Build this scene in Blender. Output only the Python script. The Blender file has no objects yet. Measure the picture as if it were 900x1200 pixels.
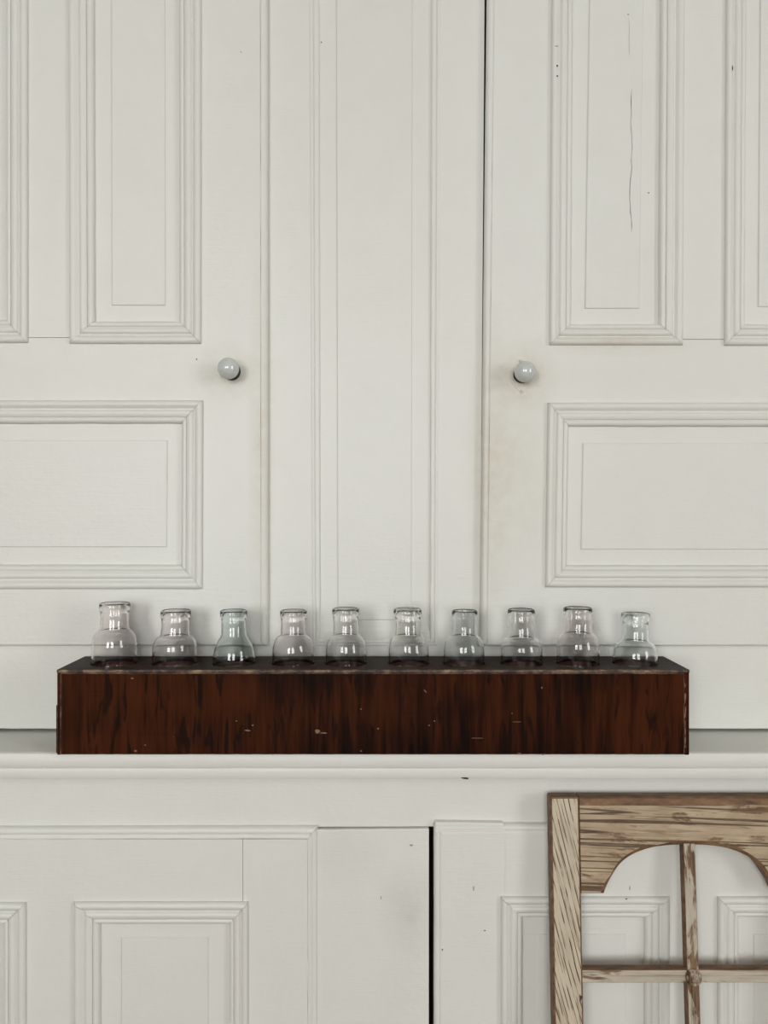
import bpy, bmesh, math, random
from mathutils import Vector, Matrix, noise

random.seed(7)
sc = bpy.context.scene
C = sc.collection

# ------------------------------------------------------------------ camera, light, exposure
HC = 1.38            # camera height above the floor
F = 930.0            # focal length for a 900 x 1200 frame
cam_d = bpy.data.cameras.new('camera')
cam_d.sensor_fit = 'VERTICAL'
cam_d.sensor_height = 36.0
cam_d.lens = 36.0 * F / 1200.0
cam_d.clip_start = 0.05
cam = bpy.data.objects.new('camera', cam_d)
C.objects.link(cam)
cam.location = (0, 0, HC)
cam.rotation_euler = (math.pi / 2, 0, 0)
sc.camera = cam

world = bpy.data.worlds.new('world')
sc.world = world
world.use_nodes = True
world.node_tree.nodes['Background'].inputs[0].default_value = (0.75, 0.85, 1.0, 1)
world.node_tree.nodes['Background'].inputs[1].default_value = 0.5

# room extents
RX0, RX1, RY0, RY1, RZ = -2.5, 2.6, -3.3, 1.45, 2.75
# daylight through the windows: (centre, width, height, wall)
WZ0, WZ1 = 0.95, 2.64
WINDOWS = [(-1.55, 'front'), (0.25, 'front'), (-1.25, 'right')]
WWID = 1.15
WPOW = [75, 54, 49]

def area(name, loc, rot, sx, sy, power, col):
    l = bpy.data.lights.new(name, 'AREA')
    l.shape = 'RECTANGLE'
    l.size, l.size_y = sx, sy
    l.energy = power
    l.color = col
    o = bpy.data.objects.new(name, l)
    C.objects.link(o)
    o.location = loc
    o.rotation_euler = rot
    return o

for (c, wall), pw in zip(WINDOWS, WPOW):
    zc = (WZ0 + WZ1) / 2
    if wall == 'front':
        area('window_front_offscreen', (c, RY0 - 0.10, zc), (math.pi / 2, 0, 0), WWID, WZ1 - WZ0, pw, (0.985, 0.985, 0.975))
    else:
        area('window_right_offscreen', (RX1 + 0.10, c, zc), (math.pi / 2, 0, math.pi / 2), WWID, WZ1 - WZ0, pw, (0.985, 0.985, 0.975))

sc.view_settings.view_transform = 'Standard'
sc.view_settings.look = 'None'
sc.view_settings.gamma = 1.0
sc.view_settings.use_curve_mapping = False
sc.view_settings.exposure = 0.0
sc.cycles.denoising_prefilter = 'ACCURATE'

# ------------------------------------------------------------------ helpers
def W(px, py, d):
    """point of the place that lies d metres in front of the camera plane"""
    return Vector(((px - 450.0) / F * d, d, HC - (py - 600.0) / F * d))

def link(o, parent=None, label=None, cat=None, group=None, kind=None):
    C.objects.link(o)
    if parent is not None:
        o.parent = parent
        o.matrix_parent_inverse = Matrix.Translation(-world_loc(parent)) if parent.get('_plain', 1) else Matrix()
    if label: o['label'] = label
    if cat: o['category'] = cat
    if group: o['group'] = group
    if kind: o['kind'] = kind
    return o

WL = {}
def world_loc(o):
    return WL.get(o.name, Vector((0, 0, 0)))

def empty(name, loc, **kw):
    o = bpy.data.objects.new(name, None)
    o.empty_display_size = 0.05
    o.location = loc
    link(o, **kw)
    WL[o.name] = Vector(loc)
    return o

def mk(name, verts, faces, mat, parent=None, smooth=None, bevel=0.0, bevel_mat=None, bevel_sel=None, bseg=2, origin='base', recalc=True, **kw):
    """one mesh object from world-space verts, its origin at its base"""
    vs = [Vector(v) for v in verts]
    if origin == 'base':
        n = len(vs)
        lo = Vector((sum(v.x for v in vs) / n, sum(v.y for v in vs) / n, min(v.z for v in vs)))
    else:
        lo = Vector(origin)
    me = bpy.data.meshes.new(name)
    bm = bmesh.new()
    bv = [bm.verts.new(v - lo) for v in vs]
    for f in faces:
        try:
            bm.faces.new([bv[i] for i in f])
        except ValueError:
            pass
    bmesh.ops.remove_doubles(bm, verts=bm.verts, dist=1e-6)
    if recalc:
        bmesh.ops.recalc_face_normals(bm, faces=bm.faces)
    if bevel > 0:
        eds = [e for e in bm.edges if len(e.link_faces) == 2 and e.calc_face_angle(0) > 0.6 and (bevel_sel is None or bevel_sel(e, lo))]
        r = bmesh.ops.bevel(bm, geom=eds, offset=bevel, segments=bseg, profile=0.5, affect='EDGES', clamp_overlap=True)
        if bevel_mat is not None:
            for f in r['faces']:
                f.material_index = 1
    if smooth is not None:
        for f in bm.faces: f.smooth = True
        for e in bm.edges:
            if len(e.link_faces) == 2 and e.calc_face_angle(0) > smooth:
                e.smooth = False
    bm.to_mesh(me)
    bm.free()
    me.materials.append(mat)
    if bevel_mat is not None: me.materials.append(bevel_mat)
    o = bpy.data.objects.new(name, me)
    o.location = lo
    link(o, parent, **kw)
    WL[o.name] = lo
    return o

BOXF = [(0, 1, 2, 3), (7, 6, 5, 4), (0, 4, 5, 1), (1, 5, 6, 2), (2, 6, 7, 3), (3, 7, 4, 0)]
def prism(name, quad, d, yf, yb, mat, parent=None, **kw):
    """board whose front outline is the quad (TL,TR,BR,BL), from depth yf to yb"""
    p = [W(x, y, d) for x, y in quad]
    v = [(q.x, yf, q.z) for q in p] + [(q.x, yb, q.z) for q in p]
    return mk(name, v, BOXF, mat, parent, **kw)

def box(name, x0, x1, y0, y1, z0, z1, mat, parent=None, **kw):
    v = [(x0, y0, z1), (x1, y0, z1), (x1, y0, z0), (x0, y0, z0), (x0, y1, z1), (x1, y1, z1), (x1, y1, z0), (x0, y1, z0)]
    return mk(name, v, BOXF, mat, parent, **kw)

def lerp(a, b, t): return a + (b - a) * t

def mould(name, outer, inner, d, yref, prof, mat, parent, sides=(0, 1, 2, 3), seg=0.02, jit=0.0004, gap=0.00025):
    """mitred lengths of moulding between two quads (TL,TR,BR,BL); prof = (t outward to inward, height in mm)"""
    for s in sides:
        o0, o1 = W(*outer[s], d), W(*outer[(s + 1) % 4], d)
        i0, i1 = W(*inner[s], d), W(*inner[(s + 1) % 4], d)
        L = (o1 - o0).length
        n = max(2, int(L / seg))
        dirv = (o1 - o0).normalized()
        nrm = (i0 - o0); nrm -= dirv * nrm.dot(dirv); nrm.normalize()
        verts, faces = [], []
        np_ = len(prof)
        for k in range(n + 1):
            u = k / n
            for j, (t, h) in enumerate(prof):
                a, b = o0.lerp(i0, t), o1.lerp(i1, t)
                p = a.lerp(b, u)
                if k == 0: p = p + dirv * gap
                if k == n: p = p - dirv * gap
                w = noise.noise(Vector((p.x * 60, s * 7.3, p.z * 60))) * jit
                w2 = noise.noise(Vector((p.x * 25 + 9, s * 3.1, p.z * 25))) * jit
                e = w * (1.4 if t > 0.9 else 0.5)
                p = p + nrm * e
                verts.append((p.x, yref - h / 1000.0 + w2 * 0.5, p.z))
        for k in range(n):
            for j in range(np_ - 1):
                a = k * np_ + j
                faces.append((a, a + np_, a + np_ + 1, a + 1))
        faces.append(tuple(range(np_)))
        faces.append(tuple(n * np_ + j for j in range(np_)))
        mk(name, verts, faces, mat, parent, smooth=0.62)

def panel(name, opening, field, d, yref, mat, parent, back=3.8, rise=2.0):
    """sunk panel with a raised field"""
    def ring(q, y, gx=0.0):
        out = []
        for x, z in q:
            p = W(x, z, d); out.append((p.x, y, p.z))
        return out
    cx = sum(p[0] for p in opening) / 4; cy = sum(p[1] for p in opening) / 4
    big = [(x + (6 if x > cx else -6), y + (6 if y > cy else -6)) for x, y in opening]
    yb = yref + back / 1000; yf = yb - rise / 1000
    fo = field
    fi = [(x + (-0.9 if x > cx else 0.9), y + (-0.9 if y > cy else 0.9)) for x, y in field]
    v = ring(big, yb + 0.008) + ring(big, yb) + ring(fo, yb) + ring(fo, yb - rise / 1000 * 0.5) + ring(fi, yf)
    f = [(3, 2, 1, 0)]
    for k in range(4):
        for j in range(4):
            a, b = k * 4 + j, k * 4 + (j + 1) % 4
            f.append((a, b, b + 4, a + 4))
    f.append((16, 17, 18, 19))
    return mk(name, v, f, mat, parent)

def lathe(name, prof, mat, parent, base, axis='Z', segs=40, smooth=0.6, wob=0.0, seed=0.0, **kw):
    verts, faces = [], []
    n = len(prof)
    for i in range(segs):
        a = 2 * math.pi * i / segs
        for r, h in prof:
            rr = r
            if wob and r > 1e-5:
                rr = r + wob * noise.noise(Vector((math.cos(a) * 1.7 + seed, math.sin(a) * 1.7, h * 45 + seed)))
            if axis == 'Z': p = (rr * math.cos(a), rr * math.sin(a), h)
            else: p = (rr * math.cos(a), -h, rr * math.sin(a))
            verts.append(Vector(p) + base)
    for i in range(segs):
        i2 = (i + 1) % segs
        for j in range(n - 1):
            faces.append((i * n + j, i2 * n + j, i2 * n + j + 1, i * n + j + 1))
    bmname = name
    return mk(bmname, verts, faces, mat, parent, smooth=smooth, origin=base, **kw)

# ------------------------------------------------------------------ materials
def mat_new(name):
    m = bpy.data.materials.new(name)
    m.use_nodes = True
    nt = m.node_tree
    b = nt.nodes['Principled BSDF']
    return m, nt, b

def nd(nt, typ, **kw):
    n = nt.nodes.new(typ)
    for k, v in kw.items():
        if k.startswith('i_'):
            n.inputs[int(k[2:]) if k[2:].isdigit() else k[2:].replace('_', ' ')].default_value = v
        else:
            setattr(n, k, v)
    return n

def ramp(nt, fac, stops, interp='LINEAR'):
    r = nt.nodes.new('ShaderNodeValToRGB')
    r.color_ramp.interpolation = interp
    els = r.color_ramp.elements
    while len(els) < len(stops): els.new(0.5)
    for e, (p, c) in zip(els, stops):
        e.position = p
        e.color = (c[0], c[1], c[2], 1) if not isinstance(c, (int, float)) else (c, c, c, 1)
    nt.links.new(fac, r.inputs[0])
    return r.outputs[0]

def mapping(nt, src, scale=(1, 1, 1), rot=(0, 0, 0), loc=(0, 0, 0)):
    m = nt.nodes.new('ShaderNodeMapping')
    m.inputs['Scale'].default_value = scale
    m.inputs['Rotation'].default_value = rot
    m.inputs['Location'].default_value = loc
    nt.links.new(src, m.inputs['Vector'])
    return m.outputs[0]

def noise_tex(nt, vec, scale, detail=4, rough=0.55, dist=0.0):
    n = nt.nodes.new('ShaderNodeTexNoise')
    n.inputs['Scale'].default_value = scale
    n.inputs['Detail'].default_value = detail
    n.inputs['Roughness'].default_value = rough
    n.inputs['Distortion'].default_value = dist
    nt.links.new(vec, n.inputs['Vector'])
    return n.outputs['Fac']

def mix(nt, fac, a, b, typ='MIX'):
    m = nt.nodes.new('ShaderNodeMix')
    m.data_type = 'RGBA'
    m.blend_type = typ
    for s, i in ((fac, 0), (a, 6), (b, 7)):
        if isinstance(s, (int, float)): m.inputs[i].default_value = s
        elif isinstance(s, tuple): m.inputs[i].default_value = (s[0], s[1], s[2], 1)
        else: nt.links.new(s, m.inputs[i])
    return m.outputs[2]

def math_n(nt, op, a, b=None, clamp=False):
    m = nt.nodes.new('ShaderNodeMath')
    m.operation = op
    m.use_clamp = clamp
    for i, s in enumerate((a, b)):
        if s is None: continue
        if isinstance(s, (int, float)): m.inputs[i].default_value = s
        else: nt.links.new(s, m.inputs[i])
    return m.outputs[0]

def bump(nt, h, strength, dist, bsdf):
    b = nt.nodes.new('ShaderNodeBump')
    b.inputs['Strength'].default_value = strength
    b.inputs['Distance'].default_value = dist
    nt.links.new(h, b.inputs['Height'])
    nt.links.new(b.outputs[0], bsdf.inputs['Normal'])

def blob(nt, pos, c, r):
    """soft round mask around a place (handled and yellowed paint)"""
    s = nt.nodes.new('ShaderNodeVectorMath'); s.operation = 'SUBTRACT'
    nt.links.new(pos, s.inputs[0]); s.inputs[1].default_value = c
    v = nt.nodes.new('ShaderNodeVectorMath'); v.operation = 'MULTIPLY'
    nt.links.new(s.outputs[0], v.inputs[0]); v.inputs[1].default_value = (1 / r[0], 0, 1 / r[1])
    l = nt.nodes.new('ShaderNodeVectorMath'); l.operation = 'LENGTH'
    nt.links.new(v.outputs[0], l.inputs[0])
    return math_n(nt, 'SUBTRACT', 1.0, l.outputs['Value'], True)

def make_paint(name, col, stain, rough=0.42, blobs=(), smudge=()):
    m, nt, b = mat_new(name)
    geo = nt.nodes.new('ShaderNodeNewGeometry')
    pos = geo.outputs['Position']
    big = noise_tex(nt, pos, 3.2, 3)
    med = noise_tex(nt, pos, 22, 4)
    c = mix(nt, ramp(nt, big, [(0.35, 0.0), (0.75, 0.35)]), col, stain)
    c = mix(nt, ramp(nt, med, [(0.45, 0.0), (0.8, 0.10)]), c, tuple(x * 0.8 for x in stain))
    for cc, r, amt in blobs:
        f = math_n(nt, 'MULTIPLY', blob(nt, pos, cc, r), ramp(nt, noise_tex(nt, pos, 45, 5, 0.7), [(0.3, 0.25), (0.65, 1.0)]))
        c = mix(nt, math_n(nt, 'MULTIPLY', f, amt), c, (0.52, 0.47, 0.34))
    for cc, r, amt in smudge:
        f = math_n(nt, 'MULTIPLY', blob(nt, pos, cc, r), ramp(nt, noise_tex(nt, pos, 30, 4, 0.7), [(0.3, 0.3), (0.7, 1.0)]))
        c = mix(nt, math_n(nt, 'MULTIPLY', f, amt), c, (0.33, 0.31, 0.27))
    nt.links.new(c, b.inputs['Base Color'])
    b.inputs['Roughness'].default_value = rough
    br = noise_tex(nt, mapping(nt, pos, (26, 26, 420)), 1.0, 4, 0.65)
    lump = noise_tex(nt, pos, 120, 3, 0.6)
    h = math_n(nt, 'ADD', math_n(nt, 'MULTIPLY', br, 0.6), math_n(nt, 'MULTIPLY', lump, 0.8))
    bump(nt, h, 0.55, 0.0007, b)
    return m

YW, YD = 1.031, 1.0195        # upper face frame, upper door face
YF, YL = 0.965, 0.957        # lower face frame, lower door face
def at(px, py, d=YD):
    p = W(px, py, d); return (p.x, p.y, p.z)

WHITE = (0.72, 0.72, 0.67)
STAIN = (0.68, 0.655, 0.59)
M_paint = make_paint('old_white_paint', WHITE, STAIN, blobs=[
    (at(600, 540), (0.07, 0.17), 0.40), (at(614, 440), (0.05, 0.05), 0.75), (at(268, 436), (0.045, 0.045), 0.6),
    (at(575, 560), (0.03, 0.25), 0.5), (at(306, 520), (0.02, 0.32), 0.5),
    (at(720, 402), (0.12, 0.02), 0.5)],
    smudge=[(at(480, 1070, YL), (0.045, 0.07), 0.30), (at(400, 1000, YL), (0.06, 0.05), 0.15)])
M_room = make_paint('plaster_paint', (0.42, 0.42, 0.40), (0.40, 0.39, 0.36), 0.7)

def simple(name, col, rough=0.5, metal=0.0, spec=None, nscale=0, amt=0.15, bs=0.0):
    m, nt, b = mat_new(name)
    if nscale:
        tc = nt.nodes.new('ShaderNodeTexCoord')
        f = noise_tex(nt, tc.outputs['Object'], nscale, 4)
        c = mix(nt, f, tuple(x * (1 - amt) for x in col), tuple(min(1, x * (1 + amt)) for x in col))
        nt.links.new(c, b.inputs['Base Color'])
        if bs: bump(nt, f, bs, 0.001, b)
    else:
        b.inputs['Base Color'].default_value = (*col, 1)
    b.inputs['Roughness'].default_value = rough
    b.inputs['Metallic'].default_value = metal
    return m

M_porc = simple('glazed_porcelain', (0.56, 0.58, 0.56), 0.06, nscale=30, amt=0.04)
M_porc.node_tree.nodes['Principled BSDF'].inputs['IOR'].default_value = 1.75
M_iron = simple('dark_iron', (0.03, 0.026, 0.022), 0.5, nscale=200, amt=0.4)
M_dirt = simple('dark_exposed_wood', (0.045, 0.037, 0.03), 0.8, nscale=300, amt=0.5)
M_chip = simple('grey_chip', (0.30, 0.29, 0.26), 0.7, nscale=300, amt=0.3)
M_inside = simple('unpainted_cupboard_inside', (0.20, 0.13, 0.08), 0.8, nscale=15, amt=0.3)
M_scuff = simple('pale_scuff', (0.20, 0.12, 0.065), 0.7, nscale=400, amt=0.5)

def make_box_wood(name, axis_rot, lo=(0.006, 0.0028, 0.002), mid=(0.026, 0.0070, 0.0026), hi=(0.055, 0.0145, 0.0045), rough=0.5, spec=0.04):
    m, nt, b = mat_new(name)
    tc = nt.nodes.new('ShaderNodeTexCoord')
    pos = nt.nodes.new('ShaderNodeNewGeometry').outputs['Position']
    v = mapping(nt, pos, rot=axis_rot)
    fig = noise_tex(nt, mapping(nt, v, (75, 75, 7)), 1.0, 3, 0.6, 0.5)
    fine = noise_tex(nt, mapping(nt, v, (260, 260, 9)), 1.0, 4, 0.6)
    large = noise_tex(nt, mapping(nt, v, (5, 5, 9)), 1.0, 2)
    f = math_n(nt, 'ADD', math_n(nt, 'MULTIPLY', fig, 0.75), math_n(nt, 'MULTIPLY', fine, 0.35))
    f = math_n(nt, 'ADD', f, math_n(nt, 'MULTIPLY', math_n(nt, 'SUBTRACT', large, 0.5), 0.7))
    c = ramp(nt, f, [(0.36, lo), (0.52, mid), (0.74, hi)])
    crack = noise_tex(nt, mapping(nt, v, (95, 95, 13), loc=(3, 1, 2)), 1.0, 3, 0.5, 1.0)
    c = mix(nt, ramp(nt, crack, [(0.55, 0.0), (0.64, 0.8)]), c, (0.008, 0.004, 0.003))
    speck = noise_tex(nt, pos, 330, 2, 0.5)
    c = mix(nt, ramp(nt, speck, [(0.75, 0.0), (0.80, 0.5)]), c, (0.22, 0.12, 0.06))
    hz = noise_tex(nt, mapping(nt, pos, (8, 8, 300)), 1.0, 2)
    c = mix(nt, ramp(nt, hz, [(0.58, 0.0), (0.8, 0.35)]), c, (0.016, 0.006, 0.003))
    nt.links.new(c, b.inputs['Base Color'])
    nt.links.new(ramp(nt, large, [(0.3, rough - 0.06), (0.8, rough + 0.14)]), b.inputs['Roughness'])
    b.inputs['Specular IOR Level'].default_value = spec
    bump(nt, f, 0.25, 0.0005, b)
    return m

M_box = make_box_wood('dark_varnished_wood', (0, 0, 0))
M_boxtop = make_box_wood('dark_varnished_wood_top', (0, math.pi / 2, 0), (0.012, 0.006, 0.004), (0.026, 0.0125, 0.0085), (0.046, 0.021, 0.014), 0.48, 0.07)
m, nt, b = mat_new('worn_box_edge'); M_worn = m
pos = nt.nodes.new('ShaderNodeNewGeometry').outputs['Position']
nn = noise_tex(nt, mapping(nt, pos, (60, 200, 60)), 1.0, 5, 0.7)
nt.links.new(ramp(nt, nn, [(0.42, (0.022, 0.010, 0.006)), (0.52, (0.10, 0.055, 0.03)), (0.68, (0.30, 0.20, 0.11))]), b.inputs['Base Color'])
b.inputs['Roughness'].default_value = 0.6

def make_peel(name, rot, lines=1.0, cover=0.5, paint_lo=(0.40, 0.345, 0.26), paint_hi=(0.56, 0.50, 0.39), wave=False):
    """flaking cream paint over brown softwood; local Z is the grain after rotation"""
    m, nt, b = mat_new(name)
    tc = nt.nodes.new('ShaderNodeTexCoord')
    obj = tc.outputs['Object']
    v = mapping(nt, obj, rot=rot)
    n1 = noise_tex(nt, mapping(nt, v, (112, 20, 2.0)), 1.0, 1.2, 0.45, 0.12)
    n2 = noise_tex(nt, mapping(nt, v, (200, 20, 7), loc=(5, 2, 1)), 1.0, 2, 0.5, 0.2)
    def ridge(n, w):
        q = math_n(nt, 'ABSOLUTE', math_n(nt, 'SUBTRACT', math_n(nt, 'FRACT', math_n(nt, 'MULTIPLY', n, 4.0)), 0.5))
        return ramp(nt, q, [(0.0, 1.0), (w * 0.5, 0.9), (w, 0.0)])
    if wave:
        wv = nt.nodes.new('ShaderNodeTexWave')
        wv.wave_type = 'BANDS'; wv.bands_direction = 'X'; wv.wave_profile = 'SIN'
        wv.inputs['Scale'].default_value = 62
        wv.inputs['Distortion'].default_value = 8.0
        wv.inputs['Detail'].default_value = 2
        wv.inputs['Detail Scale'].default_value = 0.6
        nt.links.new(mapping(nt, v, (1, 0.1, 0.16)), wv.inputs['Vector'])
        n1 = ramp(nt, wv.outputs['Fac'], [(0.0, 1.0), (0.05, 0.9), (0.15, 0.0)])
        gate = ramp(nt, noise_tex(nt, mapping(nt, v, (150, 150, 38), loc=(1, 4, 2)), 1.0, 2, 0.5), [(0.40, 0.1), (0.56, 1.0)])
        n1 = math_n(nt, 'MULTIPLY', n1, gate)
    else:
        n1 = ridge(n1, 0.15)
    grain = math_n(nt, 'MAXIMUM', n1, math_n(nt, 'MULTIPLY', ridge(n2, 0.10), 0.5))
    patch = noise_tex(nt, mapping(nt, v, (48, 48, 13)), 1.0, 5, 0.65, 0.5)
    fine = noise_tex(nt, mapping(nt, v, (240, 240, 24)), 1.0, 4, 0.65)
    # bare where the grain ridge opens or where a patch has flaked
    g = math_n(nt, 'MULTIPLY', grain, ramp(nt, math_n(nt, 'ADD', math_n(nt, 'MULTIPLY', fine, 0.6), math_n(nt, 'MULTIPLY', patch, 0.5)), [(0.36, 0.35 * lines), (0.52, lines)]))
    p = ramp(nt, math_n(nt, 'ADD', math_n(nt, 'MULTIPLY', patch, 0.75), math_n(nt, 'MULTIPLY', fine, 0.25)), [(cover, 0.0), (cover + 0.045, 1.0)])
    bare = math_n(nt, 'MAXIMUM', g, p)
    wood = ramp(nt, math_n(nt, 'SUBTRACT', fine, math_n(nt, 'MULTIPLY', grain, 0.3)), [(0.15, (0.055, 0.028, 0.014)), (0.42, (0.13, 0.07, 0.036)), (0.65, (0.24, 0.14, 0.072))])
    paint = ramp(nt, noise_tex(nt, mapping(nt, v, (60, 60, 20)), 1.0, 4), [(0.3, paint_lo), (0.7, paint_hi)])
    c = mix(nt, bare, paint, wood)
    nt.links.new(c, b.inputs['Base Color'])
    b.inputs['Roughness'].default_value = 0.7
    h = math_n(nt, 'SUBTRACT', math_n(nt, 'MULTIPLY', fine, 0.3), bare)
    bump(nt, h, 0.6, 0.0006, b)
    return m

M_peel_stile = make_peel('flaking_paint_upright', (0, math.radians(14), 0), 1.2, 0.65, (0.47, 0.395, 0.285), (0.62, 0.54, 0.41), True)
M_peel_rail = make_peel('flaking_paint_rail', (0, math.radians(88), 0), 0.95, 0.545, (0.33, 0.235, 0.145), (0.50, 0.395, 0.265))
M_peel_bar = make_peel('flaking_paint_bar', (0, 0, 0), 0.5, 0.475)
M_peel_barh = make_peel('flaking_paint_cross_bar', (0, math.pi / 2, 0), 0.4, 0.54)
m, nt, b = mat_new('bare_sash_wood'); M_bare = m
tc = nt.nodes.new('ShaderNodeTexCoord')
fx = noise_tex(nt, mapping(nt, tc.outputs['Object'], (30, 90, 90)), 1.0, 5, 0.65)
nt.links.new(ramp(nt, fx, [(0.3, (0.06, 0.03, 0.015)), (0.5, (0.16, 0.085, 0.04)), (0.64, (0.23, 0.13, 0.062)), (0.72, (0.40, 0.32, 0.22))]), b.inputs['Base Color'])
b.inputs['Roughness'].default_value = 0.65

def make_glass(name, col, rough=0.0, haze=0.0):
    m, nt, b = mat_new(name)
    b.inputs['Base Color'].default_value = (*col, 1)
    b.inputs['Transmission Weight'].default_value = 1.0
    b.inputs['IOR'].default_value = 1.47
    tc = nt.nodes.new('ShaderNodeTexCoord')
    n = noise_tex(nt, tc.outputs['Object'], 38, 3)
    if haze:
        sep = nt.nodes.new('ShaderNodeSeparateXYZ'); nt.links.new(tc.outputs['Object'], sep.inputs[0])
        low = ramp(nt, math_n(nt, 'MULTIPLY', sep.outputs[2], 12.0), [(0.20, 1.0), (0.55, 0.10)])
        nt.links.new(math_n(nt, 'MULTIPLY', math_n(nt, 'MULTIPLY', low, ramp(nt, n, [(0.25, 0.4), (0.7, 1.0)])), haze), b.inputs['Roughness'])
    else:
        b.inputs['Roughness'].default_value = rough
    bump(nt, n, 0.12, 0.002, b)
    return m

M_clear = make_glass('clear_glass', (0.98, 0.978, 0.97))
M_pink = make_glass('faint_pink_glass', (0.975, 0.955, 0.95))
M_aqua = make_glass('aqua_glass', (0.89, 0.935, 0.92))
M_aquahz = make_glass('hazy_aqua_glass', (0.945, 0.968, 0.96), haze=0.16)

# ------------------------------------------------------------------ the room
def structure(o): o['kind'] = 'structure'; return o
m, nt, b = mat_new('floorboards'); M_floor = m
pos = nt.nodes.new('ShaderNodeNewGeometry').outputs['Position']
g = noise_tex(nt, mapping(nt, pos, (40, 3, 1)), 1.0, 5, 0.6)
nt.links.new(ramp(nt, g, [(0.3, (0.10, 0.05, 0.028)), (0.7, (0.18, 0.095, 0.055))]), b.inputs['Base Color'])
b.inputs['Roughness'].default_value = 0.4

fl = structure(box('floor', RX0, RX1, RY0, RY1, -0.06, -0.004, M_floor))
fl['label'] = 'brown wooden board floor of the room'
bx = RX0; k = 0
while bx < RX1 - 0.01:
    e = min(bx + 0.17, RX1)
    box('plank', bx + 0.001, e - 0.001, RY0, RY1, -0.006, 0.0, M_floor, fl)
    bx = e
structure(box('ceiling', RX0 - 0.15, RX1 + 0.15, RY0 - 0.15, RY1 + 0.1, RZ, RZ + 0.1, M_room))
structure(box('wall_back', RX0 - 0.15, RX1 + 0.15, RY1, RY1 + 0.1, -0.06, RZ, M_room))
structure(box('wall_left', RX0 - 0.1, RX0, RY0, RY1, -0.06, RZ, M_room))

def wall_with_holes(name, holes, mapf, lo, hi):
    verts, faces = [], []
    xs = sorted({lo, hi, *[h for c in holes for h in (c - WWID / 2, c + WWID / 2)]})
    def bxx(a0, a1, z0, z1):
        n = len(verts)
        for dd in (0, 1):
            for (a, z) in ((a0, z1), (a1, z1), (a1, z0), (a0, z0)):
                verts.append(mapf(a, dd, z))
        faces.extend([tuple(i + n for i in f) for f in BOXF])
    for a0, a1 in zip(xs[:-1], xs[1:]):
        if any(abs((a0 + a1) / 2 - c) < WWID / 2 for c in holes):
            bxx(a0, a1, -0.06, WZ0); bxx(a0, a1, WZ1, RZ)
        else:
            bxx(a0, a1, -0.06, RZ)
    return structure(mk(name, verts, faces, M_room))

fh = [c for c, w in WINDOWS if w == 'front']; rh = [c for c, w in WINDOWS if w == 'right']
wall_with_holes('wall_front', fh, lambda a, dd, z: (a, RY0 - 0.09 * dd, z), RX0 - 0.1, RX1 + 0.1)
wall_with_holes('wall_right', rh, lambda a, dd, z: (RX1 + 0.09 * dd, a, z), RY0, RY1)
for i, (c, wl) in enumerate(WINDOWS):
    def bar(name, a0, a1, z0, z1, t0, t1, par):
        if wl == 'front': return box(name, a0, a1, RY0 - t1, RY0 - t0, z0, z1, M_paint, par)
        return box(name, RX1 + t0, RX1 + t1, a0, a1, z0, z1, M_paint, par)
    h = WWID / 2
    loc = (c, RY0 - 0.04, WZ0) if wl == 'front' else (RX1 + 0.04, c, WZ0)
    wroot = structure(empty('window_%d' % (i + 1), loc))
    wroot['label'] = 'tall white sash window letting daylight into the room'
    for (a0, a1, z0, z1, nm) in ((c - h, c - h + 0.05, WZ0, WZ1, 'window_frame'), (c + h - 0.05, c + h, WZ0, WZ1, 'window_frame'),
                                 (c - h, c + h, WZ0, WZ0 + 0.05, 'window_frame'), (c - h, c + h, WZ1 - 0.05, WZ1, 'window_frame'),
                                 (c - 0.012, c + 0.012, WZ0, WZ1, 'glazing_bar'), (c - h, c + h, 1.53, 1.57, 'glazing_bar')):
        bar(nm, a0, a1, z0, z1, 0.02, 0.07, wroot)

# ------------------------------------------------------------------ upper cupboard
P_BOL = [(0, -1), (0, 2.4), (0.02, 3.9), (0.06, 5.2), (0.12, 6.1), (0.19, 6.2), (0.26, 5.3), (0.32, 3.5), (0.36, 2.4), (0.40, 2.3), (0.425, 3.6), (0.45, 4.6), (0.50, 5.3),
         (0.56, 5.3), (0.63, 4.7), (0.68, 3.9), (0.700, 3.6), (0.706, 1.6), (0.728, 1.6), (0.738, 2.6), (0.78, 3.4), (0.83, 3.5), (0.89, 2.8), (0.935, 1.4), (0.965, -0.8), (0.97, -4.4), (0.6, -4.4), (0.6, -1)]
P_LIP = [(0, -11.2), (0, -6.0), (0.05, -4.2), (0.18, -2.2), (0.38, -1.1), (0.6, -0.8), (0.85, -0.9), (0.97, -1.3), (1.0, -1.3), (1.0, -11.2)]
P_BEAD = [(0, -2.5), (0, -0.9), (0.06, -0.9), (0.08, 0.3), (0.16, 0.9), (0.3, 1.0), (0.40, 0.6), (0.43, -0.5), (0.48, -0.5), (0.52, 0.7), (0.72, 1.1), (0.9, 0.5), (1.0, -1.0), (1.0, -3.4), (0.6, -3.4), (0.6, -2.5)]

UT = -300   # top of the doors, in frame rows
DEPTH_BACK = 1.42
upper = empty('upper_cupboard', (0.0, YW, W(0, 857, YW).z), label='tall white painted built-in cupboard with raised panel doors above the ledge', cat='cupboard')
zb = W(0, 854.5, YW).z
XL, XR = W(-235, 0, YW).x, W(1120, 0, YW).x
ZT = W(0, UT - 60, YW).z
# carcass: back, sides, top and floor boards
box('back_board', XL, XR, DEPTH_BACK - 0.012, DEPTH_BACK, zb, ZT, M_inside, upper)
box('side_board', XL - 0.02, XL, YW, DEPTH_BACK, zb, ZT + 0.04, M_paint, upper)
box('side_board', XR, XR + 0.02, YW, DEPTH_BACK, zb, ZT + 0.04, M_paint, upper)
box('top_board', XL, XR, YW, DEPTH_BACK, ZT, ZT + 0.04, M_paint, upper)
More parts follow.
